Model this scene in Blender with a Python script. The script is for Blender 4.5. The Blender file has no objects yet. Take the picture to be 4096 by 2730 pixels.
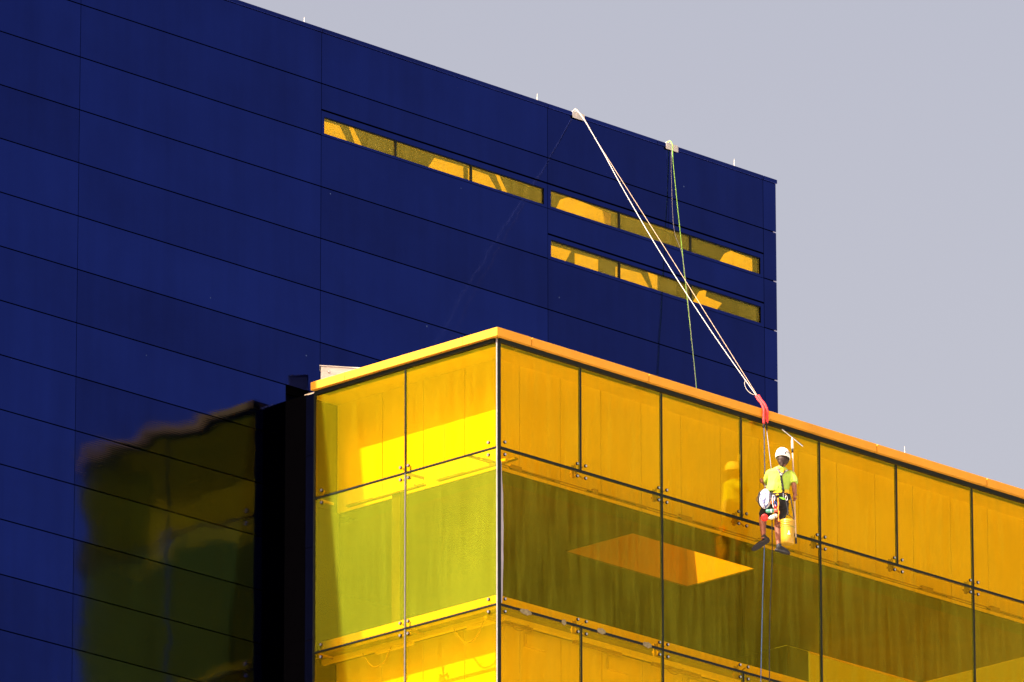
import bpy, bmesh, math, random
from mathutils import Vector, Matrix
random.seed(7)
S = bpy.context.scene
COL = S.collection

# ------------------------------------------------------------------ camera
cam_d = bpy.data.cameras.new('camera'); cam = bpy.data.objects.new('camera', cam_d); COL.objects.link(cam)
CR = Vector((0.69797, -0.71612, -0.00156)); CU = Vector((-0.21497, -0.20740, 0.95339)); CF = Vector((0.68276, 0.66532, 0.30166))
YAW, PIT, ROL = 0.798311376, 0.306453651, -0.001558529
CF = Vector((math.sin(YAW)*math.cos(PIT), math.cos(YAW)*math.cos(PIT), math.sin(PIT)))
_r = Vector((math.cos(YAW), -math.sin(YAW), 0)); _u = _r.cross(CF)
CR = math.cos(ROL)*_r + math.sin(ROL)*_u; CU = -math.sin(ROL)*_r + math.cos(ROL)*_u
M = Matrix.Identity(4)
for i in range(3):
    M[i][0] = CR[i]; M[i][1] = CU[i]; M[i][2] = -CF[i]
M.translation = Vector((-96.3497, -94.2058, -40.9376))
cam.matrix_world = M
cam_d.sensor_width = 36.0; cam_d.lens = 322.884; cam_d.clip_start = 1.0; cam_d.clip_end = 9000.0
S.camera = cam

# ------------------------------------------------------------------ sky and sun
SUN = Vector((-0.722, 0.083, 0.690)).normalized()          # direction towards the sun
W = bpy.data.worlds.new('World'); S.world = W; W.use_nodes = True
nt = W.node_tree; nt.nodes.clear()
sky = nt.nodes.new('ShaderNodeTexSky'); sky.sky_type = 'NISHITA'; sky.sun_disc = False
sky.sun_elevation = math.asin(SUN.z); sky.sun_rotation = math.atan2(SUN.x, SUN.y)
sky.air_density = 1.1; sky.dust_density = 10.0; sky.ozone_density = 1.6; sky.altitude = 200
tint = nt.nodes.new('ShaderNodeMix'); tint.data_type = 'RGBA'; tint.blend_type = 'MULTIPLY'
tint.inputs[0].default_value = 1.0; tint.inputs[7].default_value = (1.0, 0.745, 0.60, 1)
bg = nt.nodes.new('ShaderNodeBackground'); bg.inputs['Strength'].default_value = 0.15
wo = nt.nodes.new('ShaderNodeOutputWorld')
nt.links.new(sky.outputs[0], tint.inputs[6]); nt.links.new(tint.outputs[2], bg.inputs[0]); nt.links.new(bg.outputs[0], wo.inputs[0])
sl = bpy.data.lights.new('sun', 'SUN'); sl.energy = 4.8; sl.angle = math.radians(0.53); sl.color = (1.0, 0.93, 0.80)
so = bpy.data.objects.new('sun', sl); COL.objects.link(so)
so.rotation_euler = SUN.to_track_quat('Z', 'Y').to_euler(); so.location = (-60, 4, 60)
S.view_settings.view_transform = 'Standard'; S.view_settings.look = 'None'
S.view_settings.exposure = 1.4; S.view_settings.gamma = 1.0; S.view_settings.use_curve_mapping = False
S.cycles.transparent_max_bounces = 32; S.cycles.max_bounces = 10; S.cycles.transmission_bounces = 10
S.cycles.caustics_reflective = False; S.cycles.caustics_refractive = False

# ------------------------------------------------------------------ helpers
def link(o): COL.objects.link(o); return o
BASE = {}
def thing(name, label, cat, loc=(0, 0, 0), group=None):
    o = link(bpy.data.objects.new(name, None)); o.location = loc; o.empty_display_size = .2
    o['label'] = label; o['category'] = cat
    if group: o['group'] = group
    BASE[o] = Vector(loc); return o
def tag(o, label, cat, group=None):
    o['label'] = label; o['category'] = cat
    if group: o['group'] = group
    return o
def put(name, me, parent=None, loc=(0, 0, 0)):
    """object from a mesh at a world location, under a parent"""
    o = link(bpy.data.objects.new(name, me)); loc = Vector(loc); BASE[o] = loc
    if parent is not None:
        o.parent = parent; o.location = loc - BASE[parent]
    else: o.location = loc
    return o
def mesh(name, vs, fs, mat, smooth=False):
    me = bpy.data.meshes.new(name); me.from_pydata([tuple(v) for v in vs], [], fs); me.update()
    if mat: me.materials.append(mat)
    if smooth:
        for p in me.polygons: p.use_smooth = True
    return me
BOX_F = [(0, 3, 2, 1), (4, 5, 6, 7), (0, 1, 5, 4), (1, 2, 6, 5), (2, 3, 7, 6), (3, 0, 4, 7)]
def box_v(x0, x1, y0, y1, z0, z1):
    return [(x0, y0, z0), (x1, y0, z0), (x1, y1, z0), (x0, y1, z0), (x0, y0, z1), (x1, y0, z1), (x1, y1, z1), (x0, y1, z1)]
_cache = {}
def box(name, x0, x1, y0, y1, z0, z1, mat, parent=None, bev=0.0):
    """box part; identical sizes share their mesh"""
    d = (round(x1-x0, 4), round(y1-y0, 4), round(z1-z0, 4)); key = (d, mat.name, bev)
    if key not in _cache:
        v = box_v(-d[0]/2, d[0]/2, -d[1]/2, d[1]/2, -d[2]/2, d[2]/2)
        me = mesh(name, v, BOX_F, mat)
        if bev > 0:
            bm = bmesh.new(); bm.from_mesh(me)
            bmesh.ops.bevel(bm, geom=bm.edges[:], offset=bev, segments=2, affect='EDGES', profile=.5)
            bm.to_mesh(me); bm.free()
        _cache[key] = me
    return put(name, _cache[key], parent, ((x0+x1)/2, (y0+y1)/2, (z0+z1)/2))
class MB:
    """collects shapes in world coordinates and builds ONE mesh object"""
    def __init__(s): s.v = []; s.f = []
    def add(s, vs, fs):
        b = len(s.v); s.v += [tuple(v) for v in vs]; s.f += [tuple(i+b for i in f) for f in fs]; return s
    def box(s, *a): return s.add(box_v(*a), BOX_F)
    def tube(s, pts, r, n=8, flat=None, cap=True):
        """tube along pts; r float or list (float or (rx, ry)); flat = fixed side vector for rx"""
        pts = [Vector(p) for p in pts]; m = len(pts)
        if not isinstance(r, (list,)): r = [r]*m
        rings = []; prev = None
        for i, p in enumerate(pts):
            t = (pts[min(i+1, m-1)] - pts[max(i-1, 0)]).normalized()
            if flat is not None: a = Vector(flat) - Vector(flat).dot(t)*t
            elif prev is not None: a = prev - prev.dot(t)*t
            else:
                a = Vector((1, 0, 0)) if abs(t.x) < .9 else Vector((0, 1, 0)); a = a - a.dot(t)*t
            if a.length < 1e-6: a = t.orthogonal()
            a.normalize(); prev = a; b = t.cross(a)
            rx, ry = r[i] if isinstance(r[i], (tuple, list)) else (r[i], r[i])
            rings.append([p + a*rx*math.cos(2*math.pi*k/n) + b*ry*math.sin(2*math.pi*k/n) for k in range(n)])
        vs = [v for g in rings for v in g]; fs = []
        for i in range(m-1):
            for k in range(n):
                k2 = (k+1) % n; fs.append((i*n+k, i*n+k2, (i+1)*n+k2, (i+1)*n+k))
        if cap: fs.append(tuple(reversed(range(n)))); fs.append(tuple((m-1)*n+k for k in range(n)))
        return s.add(vs, fs)
    def ell(s, c, rad, n=16, m=10, ax=None):
        c = Vector(c); ax = ax or (Vector((1, 0, 0)), Vector((0, 1, 0)), Vector((0, 0, 1))); vs = []; fs = []
        for j in range(1, m):
            th = math.pi*j/m
            for k in range(n):
                ph = 2*math.pi*k/n
                vs.append(c + ax[0]*rad[0]*math.sin(th)*math.cos(ph) + ax[1]*rad[1]*math.sin(th)*math.sin(ph) + ax[2]*rad[2]*math.cos(th))
        t = len(vs); vs += [c + ax[2]*rad[2], c - ax[2]*rad[2]]
        for j in range(m-2):
            for k in range(n): fs.append((j*n+k, (j+1)*n+k, (j+1)*n+(k+1) % n, j*n+(k+1) % n))
        for k in range(n):
            fs.append((t, k, (k+1) % n)); fs.append((t+1, (m-2)*n+(k+1) % n, (m-2)*n+k))
        return s.add(vs, fs)
    def lathe(s, base, axis, prof, n=24, side=None):
        """profile of (r, h) about an axis"""
        base = Vector(base); axis = Vector(axis).normalized(); a = Vector(side) if side else axis.orthogonal()
        a = (a - a.dot(axis)*axis).normalized(); b = axis.cross(a); vs = []; fs = []
        for (r, h) in prof:
            for k in range(n): vs.append(base + axis*h + a*r*math.cos(2*math.pi*k/n) + b*r*math.sin(2*math.pi*k/n))
        for i in range(len(prof)-1):
            for k in range(n): fs.append((i*n+k, i*n+(k+1) % n, (i+1)*n+(k+1) % n, (i+1)*n+k))
        fs.append(tuple(reversed(range(n)))); fs.append(tuple((len(prof)-1)*n+k for k in range(n)))
        return s.add(vs, fs)
    def build(s, name, mat, parent=None, smooth=False, origin=None):
        c = Vector(origin) if origin is not None else sum((Vector(v) for v in s.v), Vector())/len(s.v)
        me = mesh(name, [Vector(v)-c for v in s.v], s.f, mat, smooth)
        return put(name, me, parent, c)
def fuse(o, voxel, smooth=4):
    m = o.modifiers.new('fuse', 'REMESH'); m.mode = 'VOXEL'; m.voxel_size = voxel; m.use_smooth_shade = True
    if smooth:
        k = o.modifiers.new('soften', 'SMOOTH'); k.factor = .5; k.iterations = smooth
    return o
def curve_pts(pts, n=8):
    """Catmull-Rom through pts"""
    P = [Vector(p) for p in pts]; P = [2*P[0]-P[1]] + P + [2*P[-1]-P[-2]]; out = []
    for i in range(1, len(P)-2):
        for k in range(n):
            t = k/n; a, b, c, d = P[i-1], P[i], P[i+1], P[i+2]
            out.append(.5*((2*b)+(-a+c)*t+(2*a-5*b+4*c-d)*t*t+(-a+3*b-3*c+d)*t**3))
    out.append(P[-2]); return out

# ------------------------------------------------------------------ materials
class N:
    def __init__(s, name):
        s.m = bpy.data.materials.new(name); s.m.use_nodes = True; s.t = s.m.node_tree; s.t.nodes.clear()
        s.out = s.t.nodes.new('ShaderNodeOutputMaterial')
    def n(s, t, **kw):
        d = s.t.nodes.new('ShaderNode'+t)
        for k, v in kw.items(): setattr(d, k, v)
        return d
    def l(s, a, b): s.t.links.new(a, b)
    def math(s, op, a, b=None, c=None):
        d = s.n('Math', operation=op)
        for i, v in enumerate((a, b, c)):
            if v is None: continue
            if isinstance(v, (int, float)): d.inputs[i].default_value = v
            else: s.l(v, d.inputs[i])
        return d.outputs[0]
    def pos(s): return s.n('NewGeometry').outputs['Position']
    def scaled(s, v, sc):
        d = s.n('VectorMath', operation='MULTIPLY'); s.l(v, d.inputs[0]); d.inputs[1].default_value = sc; return d.outputs[0]
    def noise(s, vec, scale, detail=3, rough=.55):
        d = s.n('TexNoise'); d.inputs['Scale'].default_value = scale; d.inputs['Detail'].default_value = detail
        d.inputs['Roughness'].default_value = rough; s.l(vec, d.inputs['Vector']); return d
    def ramp(s, fac, stops):
        d = s.n('ValToRGB'); e = d.color_ramp.elements
        while len(e) < len(stops): e.new(.5)
        for q, (p, c) in zip(e, stops): q.position = p; q.color = (*c, 1) if len(c) == 3 else c
        s.l(fac, d.inputs[0]); return d.outputs[0]
def paint(name, col, rough=.6, metal=0.0, var=.12, scale=6.0, spec=.4, bump=0.0, bscale=60.0):
    """plain material with slight mottling of its colour"""
    q = N(name); p = q.n('BsdfPrincipled'); q.l(p.outputs[0], q.out.inputs[0])
    no = q.noise(q.pos(), scale, 4)
    lo = tuple(c*(1-var) for c in col); hi = tuple(min(1, c*(1+var)) for c in col)
    q.l(q.ramp(no.outputs[0], [(.3, lo), (.7, hi)]), p.inputs['Base Color'])
    p.inputs['Roughness'].default_value = rough; p.inputs['Metallic'].default_value = metal
    p.inputs['Specular IOR Level'].default_value = spec
    if bump > 0:
        b = q.n('Bump'); b.inputs['Strength'].default_value = .5; b.inputs['Distance'].default_value = bump
        q.l(q.noise(q.pos(), bscale, 2).outputs[0], b.inputs['Height']); q.l(b.outputs[0], p.inputs['Normal'])
    return q.m

def blue_metal(name, ribs):
    """deep blue metallic cladding: fine horizontal ribs and slight oil-canning bend the reflection"""
    q = N(name); p = q.n('BsdfPrincipled'); q.l(p.outputs[0], q.out.inputs[0])
    pos = q.pos(); sep = q.n('SeparateXYZ'); q.l(pos, sep.inputs[0])
    of = q.n('VectorMath', operation='ADD'); q.l(q.scaled(pos, (.75, .75, 1.5)), of.inputs[0])
    oc = q.n('CombineXYZ'); q.l(q.math('MULTIPLY', q.n('ObjectInfo').outputs['Random'], 7.0), oc.inputs['Y']); q.l(oc.outputs[0], of.inputs[1])
    can = q.noise(of.outputs[0], 1.0, 2, .55)
    cv = q.n('VectorMath', operation='SUBTRACT'); q.l(can.outputs['Color'], cv.inputs[0]); cv.inputs[1].default_value = (.5, .5, .5)
    cs = q.scaled(cv.outputs[0], (.034, .0, .115))
    rib = q.math('MULTIPLY', q.math('SINE', q.math('MULTIPLY', sep.outputs['Z'], 2*math.pi/.034)), .012 if ribs else 0.0)
    cb = q.n('CombineXYZ'); q.l(rib, cb.inputs['Z'])
    a1 = q.n('VectorMath', operation='ADD'); q.l(cs, a1.inputs[0]); q.l(cb.outputs[0], a1.inputs[1])
    a2 = q.n('VectorMath', operation='ADD'); q.l(q.n('NewGeometry').outputs['Normal'], a2.inputs[0]); q.l(a1.outputs[0], a2.inputs[1])
    nn = q.n('VectorMath', operation='NORMALIZE'); q.l(a2.outputs[0], nn.inputs[0]); q.l(nn.outputs[0], p.inputs['Normal'])
    # each panel its own shade, dust film, a few pale specks
    oi = q.n('ObjectInfo').outputs['Random']
    dust = q.noise(pos, .7, 5, .6).outputs[0]
    base = q.ramp(q.math('ADD', q.math('ADD', q.math('MULTIPLY', dust, .45), q.math('MULTIPLY', oi, .27)), q.math('MULTIPLY', q.noise(q.scaled(pos, (3.2, 3.2, .22)), 1.0, 3, .6).outputs[0], .28)),
                  [(.28, (.002, .0090, .098)), (.70, (.006, .019, .165))])
    vo = q.n('TexVoronoi', feature='F1'); vo.inputs['Scale'].default_value = 2.3; q.l(pos, vo.inputs['Vector'])
    sp = q.math('LESS_THAN', vo.outputs['Distance'], .028)
    vs = q.n('SeparateColor'); q.l(vo.outputs['Color'], vs.inputs[0])
    sp = q.math('MULTIPLY', sp, q.math('LESS_THAN', vs.outputs[0], .3))
    mx = q.n('Mix', data_type='RGBA'); q.l(q.math('MULTIPLY', sp, .5), mx.inputs[0]); q.l(base, mx.inputs[6]); mx.inputs[7].default_value = (.3, .36, .5, 1)
    q.l(mx.outputs[2], p.inputs['Base Color'])
    p.inputs['Metallic'].default_value = 1.0; p.inputs['Roughness'].default_value = .085; p.inputs['Coat Weight'].default_value = .15; p.inputs['Coat Roughness'].default_value = .05; q.l(nn.outputs[0], p.inputs['Coat Normal'])
    return q.m

def amber_glass(name, tcol, scol, lo, hi, glo, streak=True):
    """tinted laminated glass: mostly clear, a thin scattering film with streaks, amber-tinted reflection"""
    q = N(name)
    tr = q.n('BsdfTransparent'); tr.inputs[0].default_value = (*tcol, 1)
    df = q.n('BsdfDiffuse'); df.inputs[0].default_value = (*scol, 1)
    tl = q.n('BsdfTranslucent'); tl.inputs[0].default_value = (*scol, 1)
    ad = q.n('MixShader'); ad.inputs[0].default_value = .12; q.l(df.outputs[0], ad.inputs[1]); q.l(tl.outputs[0], ad.inputs[2])
    pos = q.pos()
    s1 = q.noise(q.scaled(pos, (7.5, 7.5, .8)), 1.0, 3, .55).outputs[0]
    s2 = q.noise(q.scaled(pos, (.45, .45, .35)), 1.0, 2, .5).outputs[0]
    st = q.math('ADD', q.math('MULTIPLY', s1, .55), q.math('MULTIPLY', s2, .45))
    mr = q.n('MapRange'); mr.inputs['From Min'].default_value = .40; mr.inputs['From Max'].default_value = .62
    mr.inputs['To Min'].default_value = lo; mr.inputs['To Max'].default_value = hi; q.l(st, mr.inputs[0])
    m1 = q.n('MixShader'); q.l(mr.outputs[0], m1.inputs[0]); q.l(tr.outputs[0], m1.inputs[1]); q.l(ad.outputs[0], m1.inputs[2])
    gl = q.n('BsdfGlossy'); gl.inputs['Color'].default_value = (1.0, .78, .05, 1); gl.inputs['Roughness'].default_value = .015
    wob = q.noise(q.scaled(pos, (.8, .8, .8)), 1.0, 1, .4)
    wv = q.n('VectorMath', operation='SUBTRACT'); q.l(wob.outputs['Color'], wv.inputs[0]); wv.inputs[1].default_value = (.5, .5, .5)
    wa = q.n('VectorMath', operation='ADD'); q.l(q.scaled(wv.outputs[0], (.012, .012, .012)), wa.inputs[0]); q.l(q.n('NewGeometry').outputs['Normal'], wa.inputs[1])
    wn = q.n('VectorMath', operation='NORMALIZE'); q.l(wa.outputs[0], wn.inputs[0]); q.l(wn.outputs[0], gl.inputs['Normal'])
    lw = q.n('LayerWeight'); lw.inputs[0].default_value = .5
    fr = q.math('ADD', q.math('MULTIPLY', q.math('POWER', lw.outputs['Facing'], 4.0), .6), .055)
    m2 = q.n('MixShader'); q.l(q.math('MULTIPLY', fr, glo), m2.inputs[0]); q.l(m1.outputs[0], m2.inputs[1]); q.l(gl.outputs[0], m2.inputs[2])
    q.l(m2.outputs[0], q.out.inputs[0])
    return q.m

BLUE = blue_metal('blue_ribbed_metal', True)
BLUEF = blue_metal('blue_flat_metal', False)
GLASS = amber_glass('amber_glass', (.985, .835, .10), (.80, .82, .05), .03, .085, 1.3)
FGLASS = amber_glass('amber_sunlit_mid_glass', (.96, .80, .10), (.53, .69, .05), .12, .15, 1.0)  # left middle panes: sunlit glow put into stronger, greener scatter
LGLASS = amber_glass('amber_sunlit_left_glass', (.975, .82, .10), (.70, .68, .02), .055, .085, 1.0)  # other left panes: extra scatter stands in for sun on the glass
RGLASS = amber_glass('amber_streaked_glass', (.97, .80, .09), (.38, .47, .045), .010, .115, 1.1, True)
WGLASS = amber_glass('amber_window_glass', (.97, .80, .16), (.62, .60, .16), .10, .16, .9)
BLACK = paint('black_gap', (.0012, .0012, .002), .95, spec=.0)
GASK = paint('dark_gasket', (.010, .014, .013), .7, spec=.12)
ALU = paint('grey_aluminium', (.42, .41, .40), .4, metal=.6)
DALU = paint('dull_aluminium', (.12, .115, .11), .6, metal=.2)
STEEL = paint('stainless_steel', (.62, .62, .64), .3, metal=.85)
FASC = paint('amber_painted_metal', (.66, .305, .028), .55, var=.09, scale=2.2, spec=.15)
WHITE = paint('white_panel', (.85, .77, .63), .6, var=.04, scale=1.5)
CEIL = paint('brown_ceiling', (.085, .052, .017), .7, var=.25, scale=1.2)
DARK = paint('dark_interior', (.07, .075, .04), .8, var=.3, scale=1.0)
FLOOR = paint('grey_floor', (.22, .20, .17), .5)
ROOFM = paint('roof_membrane', (.40, .39, .37), .8)
SUNP = paint('cream_sun_patch', (.42, .30, .14), .7)  # for the added panels that imitate sunlit patches
OLIVE = paint('olive_wall', (.10, .105, .05), .8, var=.4, scale=.9)
AMBM = paint('amber_steel', (.40, .30, .12), .6)
TRIM = paint('navy_trim', (.001, .002, .012), .7, spec=.02)
RETURN = paint('brown_return', (.035, .032, .010), .7, var=.2)
WELL = paint('skylight_lining', (.40, .22, .085), .7, var=.06)
CONC = paint('pale_concrete', (.40, .38, .35), .8, var=.2, scale=.08)
GALV = paint('galvanised_sheet', (.62, .60, .56), .45, metal=.3)

# ------------------------------------------------------------------ ground
g = MB().add([(-4000, -4000, -42.6), (4000, -4000, -42.6), (4000, 4000, -42.6), (-4000, 4000, -42.6)], [(0, 1, 2, 3)]).build('ground', CONC)
g['kind'] = 'structure'

# ------------------------------------------------------------------ blue building
YB = 4.65                       # face of the blue wall
Z0, RH = 8.073, 0.8675           # underside of the coping, row height
def rz(k): return Z0 - RH*k
COLX = [-14.90, -9.706, -4.512, 0.745, 5.932, 11.124, 11.443]
blue = thing('blue_metal_building', 'dark blue building clad in wide ribbed metal panels behind the amber glass box', 'building', (-2, 10, -42.6))
GAP = .010; HGAP = .019
def panel(x0, x1, z0, z1, mat=BLUE, name='wall_panel'):
    return box(name, x0+GAP/2, x1-GAP/2, YB, YB+.045, z0+HGAP, z1, mat, blue)
NR = 16
for c in range(6):
    xa, xb = COLX[c], COLX[c+1]
    for k in range(NR):
        za, zb = rz(k+1), rz(k)
        if c == 3 and k > 6: continue
        if c in (4, 5) and k > 8: continue
        if c == 5 and k > 5 and False: continue
        if (c == 3 and k == 1) or (c == 4 and k in (1, 2)):
            zm = zb - RH/2 - .003
            panel(xa, xb, zm, zb); continue        # lower half is the strip window
        if c == 2 and k >= 7: panel(xa, -.008, za, zb)
        elif c == 2 and k == 6: panel(xa, xb, za, zb)
        else: panel(xa, xb, za, zb)
# strip windows: frame of four blue bars, panes, thin mullions
def strip_window(xa, xb, ztop, zbot, panes, zg0, zg1):
    y0, y1 = YB+.002, YB+.06
    w = MB(); w.box(xa+GAP/2, xb-GAP/2, y0, y1, zbot+GAP, zg0); w.box(xa+GAP/2, xb-GAP/2, y0, y1, zg1, ztop-GAP)
    w.box(xa+GAP/2, panes[0][0], y0, y1, zg0, zg1); w.box(panes[-1][1], xb-GAP/2, y0, y1, zg0, zg1)
    fr = w.build('window', BLUEF, blue)
    for i, (a, b) in enumerate(panes):
        box('pane', a+.004, b-.004, YB+.038, YB+.052, zg0+.004, zg1-.004, WGLASS, fr)
        if i: box('mullion', panes[i-1][1], a, YB+.012, YB+.06, zg0, zg1, GASK, fr)
    box('sill_seal', panes[0][0], panes[-1][1], YB+.016, YB+.034, zg1-.016, zg1-.002, GASK, fr)
P1 = [(.815, 2.432), (2.458, 4.163), (4.188, 5.846)]
P2 = [(6.012, 7.634), (7.660, 9.345), (9.372, 11.044)]
h1, h2 = rz(1)-RH/2-.003, rz(2)-RH/2-.003
strip_window(COLX[3], COLX[4], h1, rz(2), P1, 6.389, 6.668)
strip_window(COLX[4], COLX[5], h1, rz(2), P2, 6.394, 6.682)
strip_window(COLX[4], COLX[5], h2, rz(3), P2, 5.535, 5.826)
# black backing behind the open joints, leaving the windows free
b = MB(); yb0, yb1 = YB+.061, YB+.11
b.box(COLX[0], -.015, yb0, yb1, rz(NR), 1.9); b.box(COLX[0], COLX[3]+.02, yb0, yb1, 1.9, Z0); b.box(COLX[3]+.02, 11.43, yb0, yb1, h1-.03, Z0)
b.box(COLX[3]+.02, COLX[4]-.04, yb0, yb1, 1.9, rz(2)+.03)
b.box(COLX[4]-.04, 11.43, yb0, yb1, h2-.03, rz(2)+.03); b.box(COLX[4]-.04, 11.43, yb0, yb1, 0.05, rz(3)+.03)
b.box(11.08, 11.43, yb0, yb1, rz(3)+.03, h2-.03); b.box(11.08, 11.43, yb0, yb1, rz(2)+.03, h1-.03)
b.build('backing_wall', BLACK, blue)
# coping in lengths, slightly proud
cx = [-14.90, -12.3, -9.706, -7.1, -4.512, -1.88, .745, 3.34, 5.932, 8.53, 11.124, 11.46]
for a, c_ in zip(cx, cx[1:]):
    box('coping', a+.003, c_-.003, YB-.022, YB+.50, Z0+.004, 8.147, BLUEF, blue, .006)
# end wall and lower mass, roof
m = MB(); m.box(11.38, 11.435, YB+.12, 20, -42.6, 8.0); m.build('end_wall', BLUEF, blue)
m = MB(); m.box(-14.9, -.1, YB+.02, YB+.3, -42.6, rz(NR)-.01); m.box(-.1, 11.38, 8.5, 8.8, -42.6, -6); m.build('lower_wall', BLUEF, blue)
m = MB(); m.box(-14.9, -14.75, YB+.13, 20, -42.6, 8.0); m.box(-14.75, 11.38, 19.8, 20, -42.6, 8.0); m.build('rear_wall', BLUEF, blue)
m = MB(); m.box(-14.75, 11.38, 6.9, 19.8, 7.7, 7.85); m.box(-14.75, -.8, YB+.52, 6.9, 7.7, 7.85); m.build('roof', ROOFM, blue)
# trim and dark recess where the glass box meets the wall
for za, zb in ((1.72, .72), (.713, -.78), (-.787, -2.28), (-2.287, -5.0)):
    box('corner_trim', -.034, -.002, 3.998, 4.165, zb, za, TRIM, blue, .004)
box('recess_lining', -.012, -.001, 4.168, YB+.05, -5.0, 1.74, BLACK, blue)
# clerestory behind the strip windows: inner walls, floor, and added pale panels shaped as sunlit patches under a slot left open for sun
m = MB(); m.box(-.8, 11.38, 6.9, 6.96, 4.6, 7.7); m.box(-.8, 11.38, YB+.13, 6.9, 4.5, 4.6); m.box(-.86, -.8, YB+.13, 6.96, 4.5, 7.7)
m.build('inner_wall', OLIVE, blue)
SUN_PATCHES = [
 [(1.428,5.397,6.95),(1.66,5.165,6.847),(1.782,5.042,6.493),(1.429,5.396,6.63)],
 [(2.014,5.325,6.998),(2.057,5.282,6.981),(2.183,5.156,6.6),(2.102,5.237,6.634)],
 [(4.045,5.385,6.931),(4.379,5.051,6.783),(4.379,5.051,6.46),(3.916,5.514,6.633)],
 [(4.841,5.401,6.951),(5.077,5.166,6.829),(5.212,5.031,6.479),(4.841,5.401,6.618)],
 [(5.394,5.325,6.978),(5.435,5.284,6.96),(5.553,5.166,6.592),(5.494,5.225,6.609)],
 [(7.092,5.489,6.962),(7.206,5.375,7.014),(7.685,4.895,6.717),(7.684,4.897,6.34),(6.986,5.594,6.623)],
 [(10.935,5.376,6.895),(11.015,5.296,6.948),(11.266,5.044,6.804),(11.269,5.042,6.395),(10.817,5.493,6.604)],
 [(6.583,5.378,6.063),(6.905,5.056,5.93),(6.774,5.187,5.572),(6.583,5.378,5.675)],
 [(7.33,5.386,6.071),(7.604,5.113,5.955),(7.603,5.114,5.592),(7.329,5.387,5.721)],
 [(8.361,5.442,6.089),(8.658,5.144,5.973),(8.832,4.971,5.504),(8.359,5.443,5.711)],
 [(9.009,5.322,6.12),(9.123,5.208,6.068),(9.122,5.209,5.807),(9.069,5.262,5.833)],
 [(10.26,5.32,6.068),(10.348,5.231,6.094),(10.33,5.25,5.976),(10.524,5.056,5.859),(10.399,5.181,5.622),(10.117,5.463,5.726)]]
for pl in SUN_PATCHES:
    n_ = len(pl); m = MB(); bk = [(x+.018, y+.018, z) for x, y, z in pl]
    m.add(list(pl)+bk, [tuple(range(n_)), tuple(reversed(range(n_, 2*n_)))]+[(i, i+n_, (i+1) % n_+n_, (i+1) % n_) for i in range(n_)])
    m.build('sun_patch_panel', SUNP, blue)

# ------------------------------------------------------------------ amber glass box
PW, PL = 1.83, 1.9917
T2, ZH, ZT = -2.5016, 1.755, 1.887
ZB = -5.0
XE, YE = 8*PW, 2*PL
gb = thing('amber_glass_box', 'amber glass box with orange coping and point-fixed panes, jutting out from the blue building', 'building', (6, 2, ZB))
# panes
t = .010; j = .0215
for i in range(8):
    for (za, zb) in ((0, ZH-.062), (ZB, T2)):
        box('glass_pane', i*PW+j, (i+1)*PW-j, -t, t, za+j, zb-j, GLASS, gb)
    if i % 2 == 0 and i < 8: box('glass_pane', i*PW+j, (i+2)*PW-j, -t, t, T2+j, -j, RGLASS, gb)
for i in range(2):
    for (za, zb) in ((0, ZH-.062), (T2, 0), (ZB, T2)):
        box('glass_pane', -t, t, i*PL+j, (i+1)*PL-j, za+j, zb-j, FGLASS if za == T2 else LGLASS, gb)
# joints between panes
q_ = .0205
for i in range(1, 9):
    for (za, zb) in ((0, ZH-.067), (T2, 0), (ZB, T2)):
        if za == T2 and i % 2: continue
        box('pane_joint', i*PW-q_, i*PW+q_, -.0115, .022, za+q_+.001, zb-q_-.001, GASK, gb)
for i in range(8):
    for z in (0, T2): box('pane_joint', i*PW+.001+(.058 if i == 0 else 0), (i+1)*PW-.001, -.0125, .022, z-q_, z+q_, GASK, gb)
for (za, zb) in ((0, ZH-.067), (T2, 0), (ZB, T2)):
    box('pane_joint', -.014, .022, PL-.011, PL+.011, za+.012, zb-.012, GASK if za == 0 else DALU, gb)
for i in range(2):
    for z in (0, T2): box('pane_joint', -.016, .022, i*PL+.001+(.026 if i == 0 else 0), (i+1)*PL-.001, z-.0115, z+.0115, GASK, gb)
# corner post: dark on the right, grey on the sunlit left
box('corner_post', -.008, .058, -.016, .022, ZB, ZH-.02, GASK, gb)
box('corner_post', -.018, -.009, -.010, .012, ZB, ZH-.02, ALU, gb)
box('end_post', -.03, .03, YE, YE+.012, ZB, ZH-.02, GASK, gb)
# head rail, dark, under the coping
box('head_rail', .03, XE, -.03, .05, ZH-.066, ZH-.004, GASK, gb); box('head_rail', -.03, .05, .052, YE, ZH-.060, ZH-.004, GASK, gb)
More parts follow.
